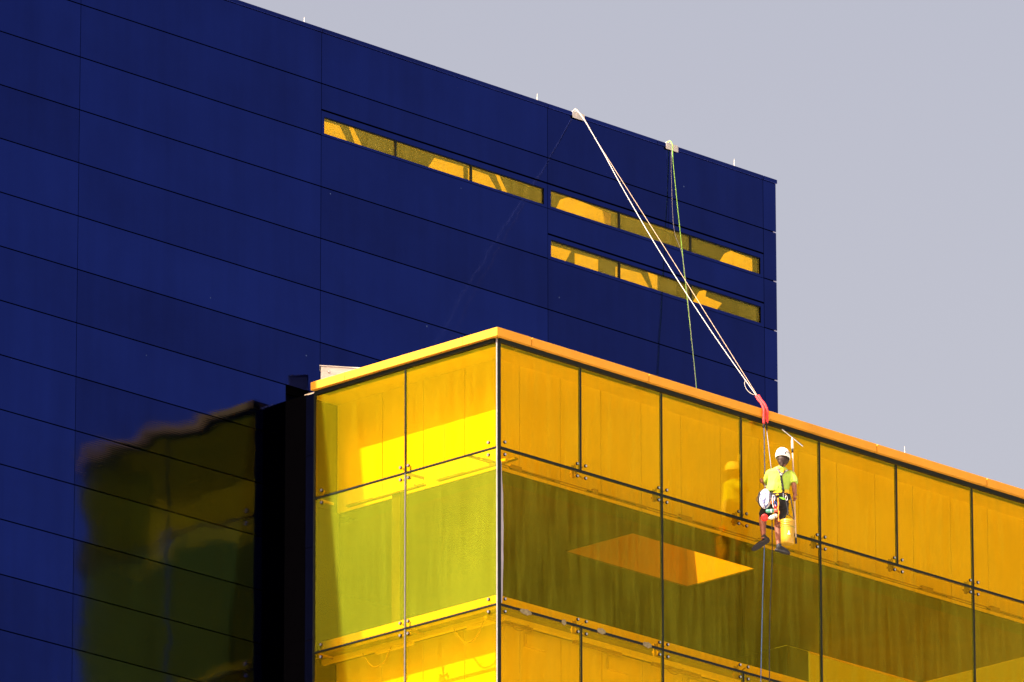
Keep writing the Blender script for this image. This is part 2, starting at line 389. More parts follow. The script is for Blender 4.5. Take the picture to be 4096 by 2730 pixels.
# coping lengths
O = .0996
cr = [-O, .66, 3.29, 5.95, 8.600, 11.258, 13.9, XE+O]
for i, (a, c_) in enumerate(zip(cr, cr[1:])):
    if i == 0:
        mm = MB(); x0, x1, y1 = -O+.003, c_-.011, .30
        pv = [(-O+.0035, -O), (x1, -O), (x1, .30), (.30+.0035, .30)]
        mm.add([(x, y, ZH) for x, y in pv]+[(x, y, ZT) for x, y in pv], [(3, 2, 1, 0), (4, 5, 6, 7), (0, 1, 5, 4), (1, 2, 6, 5), (2, 3, 7, 6), (3, 0, 4, 7)])
        mm.build('coping', FASC, gb)
    else: box('coping', a+.011, c_-.011, -O, .30, ZH, ZT, FASC, gb, .005)
cl = [-O, .655, 3.24, 4.006]
for i, (a, c_) in enumerate(zip(cl, cl[1:])):
    if i == 0:
        mm = MB(); pv = [(-O, -O+.0035), (.30, .30+.0035), (.30, c_-.004), (-O, c_-.004)]
        mm.add([(x, y, ZH) for x, y in pv]+[(x, y, ZT) for x, y in pv], [(3, 2, 1, 0), (4, 5, 6, 7), (0, 1, 5, 4), (1, 2, 6, 5), (2, 3, 7, 6), (3, 0, 4, 7)])
        mm.build('coping', FASC, gb)
    else: box('coping', -O, .30, a+.004, c_-.004, ZH, ZT, FASC, gb, .005)
box('coping_core', -.07, XE, -.07, .28, ZH+.01, ZT-.012, BLACK, gb); box('coping_core', -.07, .28, .285, 3.99, ZH+.01, ZT-.012, BLACK, gb)
# point fixings: four bolts round each crossing, bracket behind
def bolt_mesh(axis, mat):
    return MB().lathe((0, 0, 0), axis, [(.019, 0), (.026, .004), (.026, .020), (.022, .027)], 14)
_b = bolt_mesh((0, -1, 0), None); bmR = mesh('bolt', _b.v, _b.f, GASK); 
_b = bolt_mesh((-1, 0, 0), None); bmL = mesh('bolt', _b.v, _b.f, GASK)
_b = MB().lathe((0, 0, 0), (0, -1, 0), [(.017, 0), (.017, .004)], 14); cpR = mesh('cap', _b.v, _b.f, STEEL)
_b = MB().lathe((0, 0, 0), (-1, 0, 0), [(.021, 0), (.021, .004)], 14); cpL = mesh('cap', _b.v, _b.f, STEEL)
def bolt(p, left):
    p = Vector(p); o = put('bolt', bmL if left else bmR, gb, p)
    put('cap', cpL if left else cpR, o, p + (Vector((-.0271, 0, 0)) if left else Vector((0, -.0271, 0))))
for z in (0, T2):
    for i in range(0, 9):
        for sx in (-1, 1):
            if (i == 0 and sx < 0) or (i == 8 and sx > 0): continue
            for sz in (-1, 1): bolt((i*PW+sx*(.092 if i else .135), -t, z+sz*.099), False)
        if i:
            m = MB(); x = i*PW
            for sx in ((-1, 1) if i < 8 else (-1,)):
                for sz in (-1, 1): m.tube([(x, .10, z), (x+sx*.092, .03, z+sz*.099)], .012, 6)
            m.box(x-.10, x-.04, .09, .11, z-.10, z+.10); m.box(x-.010, x+.010, .10, .22, z-.015, z+.015)
            m.build('bracket', AMBM, gb)
    for i in range(0, 3):
        for sy in (-1, 1):
            if (i == 0 and sy < 0) or (i == 2 and sy > 0): continue
            for sz in (-1, 1): bolt((-t, i*PL+sy*(.085 if i == 1 else .17), z+sz*.099), True)
        if i:
            m = MB(); y = i*PL
            for sy in (-1, 1):
                if i == 2 and sy > 0: continue
                for sz in (-1, 1): m.tube([(.10, y, z), (.03, y+sy*(.085 if i == 1 else .17), z+sz*.099)], .016, 6)
            m.box(.10, .40, y-.012, y+.012, z-.02, z+.02); m.build('bracket', AMBM, gb)
# backing panels of the top and lower band, with open seams
D = .76
def backing(za, zb):
    xs = [D] + [1.262+.914*k for k in range(15)] + [XE-.05]
    for a, c_ in zip(xs, xs[1:]): box('backing_panel', a+.007, c_-.007, D, D+.03, za, zb, WHITE, gb)
    ys = [D+.03, 1.454, 2.357, 3.262, 4.27]
    for a, c_ in zip(ys, ys[1:]): box('backing_panel', D-.0, D+.03, a+.006, c_-.006, za, zb, WHITE, gb)
    m = MB(); m.box(D+.032, XE, D+.033, D+.05, za, zb); m.box(D+.032, D+.05, D+.05, 4.27, za, zb); m.build('seam_backing', DARK, gb)
backing(-.02, ZH); backing(ZB, T2+.05)
# end return behind the glass next to the blue wall
for za, zb in ((0, ZH), (T2, 0), (ZB, T2)): box('end_return', .034, D+.05, 4.28, 4.31, za+.003, zb-.003, RETURN, gb)
# roof with skylight well, ceiling with the same opening
SX0, SX1, SY0, SY1 = 4.815, 7.665, 1.725, 3.215
def holed(z0, z1, x0, x1, y0, y1):
    return MB().box(x0, SX0, y0, y1, z0, z1).box(SX1, x1, y0, y1, z0, z1).box(SX0, SX1, y0, SY0, z0, z1).box(SX0, SX1, SY1, y1, z0, z1)
rm = MB(); rm.box(.03, XE, .06, D+.05, ZH, ZH+.03); rm.box(.06, D+.05, D+.05, 4.3, ZH, ZH+.03); rm.build('soffit', WHITE, gb)
r_ = MB()
for (a, b_, c_, d_) in ((.31, SX0, .31, 4.6), (SX1, XE, .31, 4.6), (SX0, SX1, .31, SY0), (SX0, SX1, SY1, 4.6)): r_.box(a, b_, c_, d_, ZH+.035, ZH+.10)
r_.build('roof', ROOFM, gb)
w_ = MB(); e = .02
w_.box(SX0-e, SX0, SY0-e, SY1+e, .0, ZH+.14); w_.box(SX1, SX1+e, SY0-e, SY1+e, .0, ZH+.14)
w_.box(SX0, SX1, SY0-e, SY0, .0, ZH+.14); w_.box(SX0, SX1, SY1, SY1+e, .0, ZH+.14); w_.build('skylight_well', WELL, gb)
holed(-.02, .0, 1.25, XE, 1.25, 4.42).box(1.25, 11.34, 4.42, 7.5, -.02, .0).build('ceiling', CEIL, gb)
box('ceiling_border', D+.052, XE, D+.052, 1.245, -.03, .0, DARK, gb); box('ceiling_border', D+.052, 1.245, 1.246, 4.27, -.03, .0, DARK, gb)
# room behind the middle band
# beyond the corner of the blue building the box is glazed at the back and end too
box('glass_pane', 11.885, XE-.04, 4.40, 4.42, T2+.02, -.025, GLASS, gb); box('glass_pane', XE-.01, XE+.01, .04, 4.39, T2+.02, -.025, GLASS, gb)
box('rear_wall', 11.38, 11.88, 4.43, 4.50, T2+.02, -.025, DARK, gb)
for za, zb in ((-.02, ZH), (ZB, T2)): box('rear_wall', 11.46, XE, 4.43, 4.50, za+.003, zb, WHITE, gb); box('end_wall', XE-.045, XE-.015, .04, 4.42, za+.003, zb, WHITE, gb)
box('end_post', XE-.03, XE+.03, 4.44, 4.52, ZB, ZH, GASK, gb)
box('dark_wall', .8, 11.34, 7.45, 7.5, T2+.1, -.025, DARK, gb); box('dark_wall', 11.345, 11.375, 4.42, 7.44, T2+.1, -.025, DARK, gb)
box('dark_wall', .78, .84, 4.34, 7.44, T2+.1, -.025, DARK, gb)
box('floor', .25, XE-.05, .25, 4.39, T2+.03, T2+.095, FLOOR, gb); box('floor', .25, 11.34, 4.391, 7.5, T2+.03, T2+.095, FLOOR, gb)
# sill upstands along the middle band
box('sill', .5, XE, .43, .50, T2-.05, T2+.32, WHITE, gb); box('sill', .43, .5, .43, 4.27, T2-.05, T2+.32, WHITE, gb)
box('inner_post', .55, .66, 2.66, 2.84, T2+.1, -.03, DARK, gb)
box('bottom', .03, XE, .03, 4.6, ZB-.1, ZB, GASK, gb)
# service rails, fittings and cables in the glazing cavity
for i in range(8):
    x = i*PW; u = random.uniform
    x1 = x+u(.12, .35); x2 = x1+u(.5, .9)
    box('light_fitting', x1, x2, .50, .56, -.050, -.018, WHITE, gb)
    box('cable_tray', x+.01, x+PW-.01, .60, .66, -.022, .002, AMBM, gb)
    box('rail', x+.005, x+PW-.005, .44, .455, -.075, -.058, AMBM, gb)
    if u(0, 1) > .35: box('junction_box', x2+u(.05, .2), x2+u(.26, .36), .52, .58, -.055, .012, AMBM, gb)
    m = MB().tube(curve_pts([(x2, .53, -.03), (x2+.07, .52, -.03-u(.02, .05)), (x2+.2, .55, -.04), (x+1.6, .56, -.03), (x+1.83, .56, -.04)], 5), .007, 6); m.build('cable', GASK, gb, True)
    if i % 3 != 1:
        s = u(.08, .2); k = u(.4, .9)
        m = MB().tube(curve_pts([(x+k, .40, T2-.06), (x+k+.1, .40, T2-.06-s), (x+k+.25, .41, T2-.08-s), (x+k+.4, .41, T2-.05-s*.5), (x+k+.45, .42, T2-.04)], 5), .006, 6); m.build('cable', AMBM, gb, True)
    box('light_fitting', x+u(.2, .4), x+u(1.1, 1.4), .44, .50, T2-.10, T2-.055, AMBM, gb)
    box('gusset', x+1.36, x+1.80, .70, .755, T2-.26, T2-.06, WHITE, gb)
for i in range(2):
    y = i*PL
    box('light_fitting', .48, .54, y+.30, y+1.2, -.055, -.01, WHITE, gb); box('cable_tray', .58, .66, y+.2, y+1.9, -.025, .005, ALU, gb)
    box('light_fitting', .44, .50, y+.3, y+1.1, T2-.10, T2-.055, WHITE, gb)
    m = MB().tube(curve_pts([(.40, y+.7, T2-.06), (.40, y+.85, T2-.28), (.41, y+1.1, T2-.32), (.41, y+1.3, T2-.12), (.42, y+1.35, T2-.05)], 5), .009, 6); m.build('cable', AMBM, gb, True)

# loose grey film at the corner and pale sealant patches on the lower joint
FILM = paint('grey_film', (.30, .29, .34), .6, var=.15, scale=4)
vs = []; nf = 14
for k in range(nf):
    z = T2+.03+(-.25-T2)*k/(nf-1); w = .052*math.sin(math.pi*min(1, (k+.6)/nf))**.45*(1 if k < nf-3 else (nf-k)/3.6)+.004*math.sin(k*2.1)
    vs += [(.060, -.0125, z), (.060+w, -.0145, z), (.060+w, -.0112, z), (.060, -.0105, z)]
fs = []
for k in range(nf-1): fs += [(4*k, 4*k+1, 4*k+5, 4*k+4), (4*k+1, 4*k+2, 4*k+6, 4*k+5), (4*k+2, 4*k+3, 4*k+7, 4*k+6)]
MB().add(vs, fs).build('loose_film', FILM, gb)
SEAL = paint('pale_sealant', (.20, .17, .09), .8, var=.3, scale=20)
for (x, w, dz) in ((.60, .13, -.012), (2.27, .095, .020), (3.30, .10, .004), (1.44, .05, -.006)):
    m = MB(); pts = [(x+w*math.cos(2*math.pi*k/14)*(1+.12*math.sin(3.1*k)), T2+dz+.045*math.sin(2*math.pi*k/14)*(1+.15*math.cos(2.3*k))) for k in range(14)]
    m.add([(a, -.0165, b) for a, b in pts]+[(a, -.0120, b) for a, b in pts], [tuple(range(14)), tuple(reversed(range(14, 28)))]+[(k, k+14, (k+1) % 14+14, (k+1) % 14) for k in range(14)])
    m.build('sealant_patch', SEAL, gb)
# ------------------------------------------------------------------ small things on the roofs
ROD = paint('rod_metal', (.45, .42, .36), .4, metal=.4)
def rod(x, y, z0, z1, lab):
    m = MB().lathe((x, y, z0), (0, 0, 1), [(.02, 0), (.02, .010), (.007, .012), (.006, (z1-z0)*.8), (.003, z1-z0)], 10)
    tag(m.build('lightning_rod', ROD, None, True, (x, y, z0)), lab, 'lightning rod', 'lightning rods on the roof edges')
rod(.55, YB+.2, 8.147, 8.34, 'thin pale lightning rod, leftmost of those on the blue roof edge')
rod(5.90, YB+.2, 8.147, 8.37, 'thin pale lightning rod on the blue roof edge, just left of the first rope pad')
rod(10.64, YB+.2, 8.147, 8.38, 'thin pale lightning rod on the blue roof edge, nearest its right corner')
rod(9.62, .22, 1.888, 2.14, 'thin pale lightning rod on the orange coping of the glass box')
# metal housing on the roof of the glass box
ho = thing('roof_housing', 'pale sheet metal housing with one bolt, on the roof behind the sunlit coping', 'housing', (.9, 4.1, 1.855))
m = MB(); A = Vector((.42, 4.30, 0)); B = Vector((1.12, 3.62, 0)); dr = (B-A).normalized(); nr = Vector((-dr.y, dr.x, 0))*.28
q4 = [A, B, B+nr, A+nr]; m.add([v+Vector((0, 0, 1.86)) for v in q4]+[v+Vector((0, 0, 2.33 if i in (0, 3) else 2.27)) for i, v in enumerate(q4)], BOX_F); m.build('casing', GALV, ho)
m = MB(); q5 = [A-dr*.02-nr*.06, B+dr*.02-nr*.06, B+dr*.02+nr*1.05, A-dr*.02+nr*1.05]
m.add([v+Vector((0, 0, 2.335 if i in (0, 3) else 2.275)) for i, v in enumerate(q5)]+[v+Vector((0, 0, 2.35 if i in (0, 3) else 2.29)) for i, v in enumerate(q5)], BOX_F); m.build('lid', GALV, ho)
MB().lathe(A+dr*.13+Vector((0, 0, 2.24)), -nr, [(.02, -.005), (.02, .02), (.012, .03)], 10).build('bolt', STEEL, ho, True)

# ------------------------------------------------------------------ rope pads and ropes
PAD = paint('milky_plastic', (.46, .45, .44), .45, var=.08)
def pad(x0, x1, lab):
    t_ = thing('rope_pad', lab, 'pad', ((x0+x1)/2, YB, 8.05), 'rope pads on the blue roof edge')
    pts = [(YB-.030, 8.045), (YB-.030, 8.158), (YB+.30, 8.158), (YB+.30, 8.149), (YB-.023, 8.149), (YB-.023, 8.045)]
    n_ = 6; m = MB().add([(x0, y, z) for y, z in pts]+[(x1, y, z) for y, z in pts],
        [(0, 1, 4, 5), (1, 2, 3, 4), (11, 10, 7, 6), (10, 9, 8, 7)]+[(i, i+6, (i+1) % 6+6, (i+1) % 6) for i in range(6)])
    m.build('sheet', PAD, t_)
    for k in range(3):
        x = x0+.04+k*.05
        MB().lathe((x, YB+.0, 8.158), (0, 0, 1), [(.009, 0), (.009, .012), (.005, .022)], 8).build('knob', PAD, t_, True)
pad(6.50, 6.78, 'milky plastic edge pad on the blue roof, where the white ropes cross')
pad(8.735, 9.025, 'milky plastic edge pad on the blue roof, where the green rope crosses')
def fibre(name, col, rough=.8): return paint(name, col, rough, var=.25, scale=40)
R_W = fibre('white_rope', (.60, .58, .52)); R_T = fibre('tan_rope', (.50, .37, .26)); R_G = fibre('green_rope', (.30, .62, .10)); R_Y = fibre('grey_rope', (.30, .29, .30))
R_B = fibre('blue_rope', (.06, .12, .26)); R_K = fibre('black_rope', (.015, .016, .02)); RED = paint('red_canvas', (.75, .045, .05), .7, var=.2, scale=14, bump=.004, bscale=50)
def rope(pts, r, mat, lab, n=6, name='rope', cat='rope'):
    m = MB().tube(curve_pts(pts, 10), r, n); return tag(m.build(name, mat, None, True), lab, cat)
ED = Vector((5.930, -.115, 1.905)); PA = Vector((6.62, YB-.035, 8.165))
def al(t_, dx=0, dz=0): return ED + (PA-ED)*t_ + Vector((dx, 0, dz))
rope([al(.028, -.012), al(.25, -.15), al(.5, -.19), al(.72, -.11), al(.88, .0), PA, PA+Vector((.0, .25, .01)), PA+Vector((.0, 1.6, -.28))], .0055, R_W, 'white rope running from the first roof pad to the red sleeves, left strand')
rope([al(.028, .012), al(.3, .02), al(.5, .03), al(.72, .02), al(.88, .012), PA+Vector((.03, 0, 0)), PA+Vector((.03, .25, .01)), PA+Vector((.03, 1.6, -.28))], .0042, R_T, 'tan rope beside the white one, right strand down to the red sleeves')
rope([al(.09, -.04), al(.082, -.10, -.04), al(.066, -.12, -.06), al(.05, -.08, -.04), al(.04, -.02)], .003, R_W, 'thin white cord looping beside the ropes above the red sleeves', name='cord', cat='cord')
PB = Vector((8.865, YB-.035, 8.165))
rope([PB+Vector((0, 1.6, -.28)), PB+Vector((0, .25, .01)), PB, PB+Vector((.012, -.02, -.4)), Vector((8.92, 4.42, 6.0)), Vector((8.968, 4.2, 3.86)), Vector((9.0, 4.05, 1.90)), Vector((9.1, 3.7, 1.88))], .0070, R_G, 'bright green rope hanging from the second roof pad to the box roof')
rope([PB+Vector((-.03, 1.6, -.28)), PB+Vector((-.03, .25, .01)), PB+Vector((-.03, 0, 0)), PB+Vector((-.03, -.01, -.5)), PB+Vector((.005, -.03, -1.5)), Vector((8.915, 4.41, 6.0)), Vector((8.95, 4.19, 3.86)), Vector((8.98, 4.04, 1.90)), Vector((8.9, 3.8, 1.88))], .0035, R_Y, 'thin grey rope hanging close beside the green rope')
# red edge sleeves over the orange coping
def sleeve(dx, lab, top, low):
    pts = [al(top, dx), al(top*.6, dx*1.0), al(.012, dx+.0, .018), ED+Vector((dx-.002, -.012, -.03)), ED+Vector((dx-.006, -.018, -.14)), ED+Vector((dx-.012, -.018, low))]
    m = MB().tube(curve_pts(pts, 6), [(.026+.005*math.sin(i*1.9), .018+.004*math.cos(i*2.3)) for i in range(31)], 12, flat=(1, 0, 0))
    return tag(m.build('edge_sleeve', RED, None, True), lab, 'sleeve', 'red sleeves over the coping')
sleeve(-.030, 'red canvas rope sleeve over the orange coping, the left one', .036, -.275)
sleeve(.045, 'red canvas rope sleeve over the orange coping, the right one', .041, -.245)

# ------------------------------------------------------------------ window cleaner
PO = Vector((5.779, -.49, .295)); RH_ = Vector((math.cos(YAW), -math.sin(YAW), 0)); FH_ = Vector((math.sin(YAW), math.cos(YAW), 0)); UP = Vector((0, 0, 1))
def pp(a, c, b): return PO + RH_*a + FH_*c + UP*b
AX = (RH_, FH_, UP); TH = math.radians(46); RT_ = RH_*math.cos(TH)+FH_*math.sin(TH); FT_ = FH_*math.cos(TH)-RH_*math.sin(TH)   # torso turned towards the glass
SKIN = paint('skin', (.25, .092, .055), .5, var=.15, scale=25); HAIR = paint('brown_hair', (.028, .013, .009), .6, var=.6, scale=60)
def shirt_mat():
    q = N('hivis_shirt'); p = q.n('BsdfPrincipled'); q.l(p.outputs[0], q.out.inputs[0]); p.inputs['Roughness'].default_value = .85
    q.l(q.ramp(q.noise(q.pos(), 9, 3).outputs[0], [(.3, (.40, .60, .06)), (.7, (.47, .68, .09))]), p.inputs['Base Color'])
    w = q.n('TexNoise'); w.inputs['Scale'].default_value = 1; w.inputs['Detail'].default_value = 3
    q.l(q.scaled(q.pos(), (17, 17, 9)), w.inputs['Vector'])
    b = q.n('Bump'); b.inputs['Strength'].default_value = .9; b.inputs['Distance'].default_value = .03; q.l(w.outputs[0], b.inputs['Height']); q.l(b.outputs[0], p.inputs['Normal'])
    return q.m
SHIRT = shirt_mat(); BLK = paint('black_fabric', (.012, .012, .014), .85, var=.4, scale=30, bump=.006, bscale=40); GREYW = paint('grey_webbing', (.16, .15, .15), .8)
YEL = paint('yellow_webbing', (.80, .45, .02), .7); HELM = paint('white_helmet', (.82, .80, .76), .3, var=.03); SHOE = paint('black_shoe', (.008, .009, .013), .6, var=.4, scale=30); SOLE = paint('dark_sole', (.026, .026, .030), .8)
person = thing('person', 'window cleaner in hi-vis shirt, black shorts and white helmet hanging on ropes', 'person', pp(0, .05, -.86))
bd = MB()
bd.ell(pp(.104, .05, .665), (.076, .096, .112), 18, 12, AX)                       # head
bd.ell(pp(.125, .145, .645), (.013, .02, .022), 8, 6, AX); bd.ell(pp(.108, .12, .60), (.04, .03, .03), 8, 6, AX)   # nose, chin
for sa in (-1, 1): bd.ell(pp(.104+sa*.077, .045, .655), (.012, .022, .034), 8, 6, AX)
bd.tube([pp(.08, .035, .46), pp(.088, .035, .53), pp(.10, .045, .60)], [.062, .055, .052], 12)
bd.tube([pp(0, .03, -.10), pp(.01, .03, .05), pp(.03, .04, .2), pp(.055, .055, .36), pp(.075, .05, .47)], [(.14, .09), (.14, .09), (.14, .085), (.145, .085), (.09, .06)], 16, flat=RT_)
bd.tube([pp(.20, .11, .44), pp(.262, .11, .34), pp(.278, .085, .235), pp(.286, .095, .15), pp(.290, .125, .105)], [.045, .042, .042, .036, .029], 12)   # right arm
bd.tube([pp(-.09, .02, .43), pp(-.125, .14, .36), pp(-.135, .26, .29), pp(-.155, .25, .28), pp(-.172, .235, .295)], [.06, .05, .043, .036, .03], 12)  # left arm
for (h, k, an) in (((-.085, .03, -.06), (-.217, .26, -.223), (-.209, .16, -.574)), ((.095, .03, -.06), (.022, .16, -.318), (.024, .085, -.745))):
    H, K, A_ = pp(*h), pp(*k), pp(*an)
    bd.tube([H, H.lerp(K, .5), K], [.088, .078, .058], 14); bd.ell(K, (.058, .058, .058), 12, 8, AX)
    bk = -FH_*.018
    bd.tube([K, K.lerp(A_, .28)+bk, K.lerp(A_, .6)+bk*.5, A_, A_+(A_-K).normalized()*.05], [.055, .060, .046, .034, .036], 14)
def hand(w, d, grip, curl, side):
    """palm from wrist w along d, four fingers and a thumb closing round the grip axis"""
    d = Vector(d).normalized(); grip = Vector(grip).normalized(); out = d.cross(grip).normalized()*side
    bd.tube([w, w+d*.035, w+d*.075], [(.024, .020), (.034, .017), (.036, .015)], 10, flat=grip)
    for k, ln in enumerate((.066, .074, .069, .054)):
        b0 = w + d*.074 + grip*(.027-.018*k); p1 = b0 + d*ln*.42 + out*.010; p2 = p1 + out*ln*.40 - d*.008*curl; p3 = p2 + out*.006 - d*ln*.34*curl
        bd.tube([b0, p1, p2, p3], [.0095, .009, .0085, .007], 8)
    b0 = w + d*.022 + grip*.030; bd.tube([b0, b0+grip*.022+d*.024+out*.012, b0+grip*.020+d*.044+out*.034], [.012, .0105, .008], 8)
hand(pp(.290, .115, .115), RH_*-.15+FH_*.35-UP*.9, RH_*.2+UP*.3+FH_*.1, 1.0, 1)
hand(pp(-.172, .235, .295), RH_*-.4-FH_*.3+UP*.5, UP, 1.0, 1)
fuse(bd.build('body', SKIN, person), .0075, 3)
# hair under the helmet
hm = MB(); hm.ell(pp(.098, .0, .645), (.086, .082, .090), 14, 10, AX); hm.ell(pp(.075, -.035, .595), (.05, .035, .06), 12, 8, AX); hm.ell(pp(.088, -.045, .555), (.03, .022, .05), 10, 8, AX); hm.ell(pp(.16, .03, .63), (.03, .05, .05), 10, 8, AX)
fuse(hm.build('hair', HAIR, person), .008, 1)
# helmet: domed shell with rim, vents, chin strap
m = MB(); prof = []; n_ = 24; vs = []; fs = []
levels = [(-.055, 1.0), (-.045, 1.015), (0, 1.0), (.035, .955), (.065, .86), (.09, .70), (.106, .48), (.115, .22), (.118, .02)]
for (h, r) in levels:
    for k in range(n_):
        ph = 2*math.pi*k/n_; tilt = .012*math.cos(ph) - .016*max(0, -math.sin(ph))
        vs.append(pp(.106+.117*r*math.cos(ph)+.0, .045+.142*r*math.sin(ph), .722+h-(tilt if h < .03 else tilt*.5)))
for i in range(len(levels)-1):
    for k in range(n_): fs.append((i*n_+k, i*n_+(k+1) % n_, (i+1)*n_+(k+1) % n_, (i+1)*n_+k))
fs.append(tuple((len(levels)-1)*n_+k for k in range(n_)))
he = m.add(vs, fs).build('helmet', HELM, person, True); sd = he.modifiers.new('shell', 'SOLIDIFY'); sd.thickness = .008
for k in range(5):
    an = math.radians(-92+24*k+ -10); r = .96
    px, py = .106+.117*math.cos(an)*r, .045+.142*math.sin(an)*r
for k in range(4):
    an = math.radians(-62+15*k)
    c0 = pp(.106+.1165*math.cos(an)*.985, .045+.1415*math.sin(an)*.985, .748-.003*k)
    MB().ell(c0, (.006, .006, .014 if k else .020), 8, 6, AX).build('vent', BLK, he, True)
MB().ell(pp(.106+.1165*math.cos(math.radians(-74)), .045+.1415*math.sin(math.radians(-74)), .722), (.016, .008, .017), 8, 6, AX).build('vent', BLK, he, True)
MB().tube(curve_pts([pp(.20, .02, .68), pp(.19, .05, .62), pp(.14, .09, .565)], 5), (.007), 6).build('chin_strap', BLK, he, True)
# shirt
ts = MB(); TP = [(.085, .018, .03, .176, .122), (.14, .02, .032, .184, .128), (.22, .032, .04, .176, .122), (.31, .05, .05, .182, .128), (.40, .066, .055, .190, .122), (.455, .075, .05, .165, .100), (.50, .082, .045, .105, .075), (.53, .086, .042, .070, .064)]
ts.tube([pp(a, c, b) for (b, a, c, rx, ry) in TP], [(rx*1.2, ry*1.1) for (b, a, c, rx, ry) in TP], 20, flat=RT_)
ts.tube([pp(.185, .11, .448), pp(.235, .125, .415), pp(.272, .11, .34), pp(.280, .09, .278)], [.07, .077, .070, .068], 14)
ts.tube([pp(-.06, -.0, .435), pp(-.098, .03, .410), pp(-.128, .10, .365), pp(-.132, .19, .33)], [.07, .078, .07, .066], 14)
fuse(ts.build('shirt', SHIRT, person), .010, 3)
def backc(a, b):
    for (p, q) in zip(TP, TP[1:]):
        if p[0] <= b <= q[0] or q is TP[-1] or b < p[0]:
            t_ = min(1, max(0, (b-p[0])/(q[0]-p[0]))); ac, cc, rx, ry = [p[i]+(q[i]-p[i])*t_ for i in (1, 2, 3, 4)]
            best = None
            for k in range(72):
                ph = 2*math.pi*k/72; v = RT_*(rx*1.2*math.cos(ph))+FT_*(ry*1.1*math.sin(ph)); va, vc = v.dot(RH_), v.dot(FH_)
                if vc < .03 and (best is None or abs(va-(a-ac)) < best[0]): best = (abs(va-(a-ac)), vc)
            return cc + best[1]
def strap(pts, wd, mat, par, name='strap', off=.004, th=.005):
    P = curve_pts([Vector((a, 0, b)) for a, b in pts], 6)
    P = [pp(p.x, backc(p.x, p.z)-off, p.z) for p in P]
    return MB().tube(P, (wd/2, th) if False else [(wd/2, th)]*len(P), 8, flat=RH_).build(name, mat, par, True)
# shorts
sh = MB(); sh.tube([pp(.012, .03, .10), pp(.01, .03, .02), pp(.005, .03, -.06), pp(.002, .035, -.12)], [(.168, .125), (.185, .14), (.182, .14), (.13, .11)], 20, flat=RH_)
sh.tube([pp(-.085, .03, -.06), pp(-.15, .14, -.14), pp(-.205, .235, -.215)], [.105, .100, .084], 14)
sh.tube([pp(.10, .03, -.05), pp(.075, .09, -.17), pp(.045, .14, -.29)], [.105, .100, .088], 14)
fuse(sh.build('shorts', BLK, person), .010, 3)
# shoes
def shoe(heel, toe, ankle, upv):
    H, T, A_ = pp(*heel), pp(*toe), pp(*ankle); d = (T-H).normalized(); u = Vector(upv); u = (u-u.dot(d)*d).normalized(); s_ = d.cross(u); L_ = (T-H).length
    m = MB(); m.tube([H-d*.02+u*.045, H+d*.02+u*.05, H+d*L_*.35+u*.052, H+d*L_*.65+u*.040, H+d*L_*.9+u*.030, T+d*.02+u*.024], [(.026, .030), (.036, .046), (.037, .048), (.042, .036), (.040, .026), (.022, .014)], 14, flat=s_)
    m.tube([A_+(A_-H).normalized()*.015, A_.lerp(H+d*.03+u*.06, .6), H+d*.04+u*.05], [.043, .043, .044], 12)
    o = fuse(m.build('shoe', SHOE, person), .008, 2)
    m = MB(); prof = [(-.035, .022), (-.015, .034), (L_*.3, .036), (L_*.6, .043), (L_*.85, .042), (L_+.01, .030), (L_+.03, .012)]
    vs = []; n2 = len(prof)
    for h in (-.006, .022):
        vs += [H+d*x+s_*w+u*h for x, w in prof]+[H+d*x-s_*w+u*h for x, w in reversed(prof)]
    k = 2*n2; m.add(vs, [tuple(reversed(range(k))), tuple(range(k, 2*k))]+[(i, (i+1) % k, (i+1) % k+k, i+k) for i in range(k)])
    m.build('sole', SOLE, o)
shoe((-.150, .10, -.668), (-.365, .27, -.752), (-.209, .155, -.575), UP*1.0+FH_*.75+RH_*.15)
shoe((.002, .05, -.838), (.175, .13, -.868), (.024, .085, -.745), UP)
# harness
hs = MB(); n_ = 36; rows = []
for b_, ex in ((.005, .012), (.015, .022), (.075, .022), (.085, .012)):
    rows.append([pp(.012+(.184+ex)*math.cos(2*math.pi*k/n_), .03+(.137+ex)*math.sin(2*math.pi*k/n_), b_) for k in range(n_)])
hs.add([v for r in rows for v in r], [(i*n_+k, i*n_+(k+1) % n_, (i+1)*n_+(k+1) % n_, (i+1)*n_+k) for i in range(3) for k in range(n_)])
ha = hs.build('harness_belt', BLK, person, True)
strap([(.068, .345), (.078, .26), (.09, .18), (.10, .095)], .042, BLK, person, 'harness_strap')
strap([(-.012, .515), (.015, .455), (.055, .385)], .040, GREYW, person, 'harness_strap'); strap([(.185, .475), (.15, .44), (.10, .385)], .036, GREYW, person, 'harness_strap')
strap([(.022, .458), (.075, .468), (.135, .452)], .030, YEL, person, 'harness_pad', .006, .008); strap([(.078, .47), (.076, .42), (.074, .39)], .075, YEL, person, 'harness_pad', .005, .005)
strap([(.074, .392), (.074, .345)], .058, GREYW, person, 'dorsal_plate', .010, .006)
MB().ell(pp(.072, backc(.072, .35)-.022, .352), (.020, .008, .012), 10, 6, AX).build('dorsal_ring', STEEL, person, True)
def plate(pts, c_, th, mat, par, name):
    n_ = len(pts); f_ = [pp(a, c_(a, b) if callable(c_) else c_, b) for a, b in pts]; bk_ = [v+FH_*th for v in f_]
    return MB().add(f_+bk_, [tuple(reversed(range(n_))), tuple(range(n_, 2*n_))]+[(i, (i+1) % n_, (i+1) % n_+n_, i+n_) for i in range(n_)]).build(name, mat, par)
bc = lambda a, b: .03-.163*math.sqrt(max(.05, 1-((a-.012)/.21)**2))-.004
plate([(-.055, .068), (.0, .088), (.05, .128), (.085, .072), (.06, .060), (-.06, .055)], bc, .012, YEL, ha, 'yellow_patch')
plate([(.118, .062), (.135, .118), (.185, .125), (.205, .066), (.17, .060)], bc, .012, YEL, ha, 'yellow_patch')
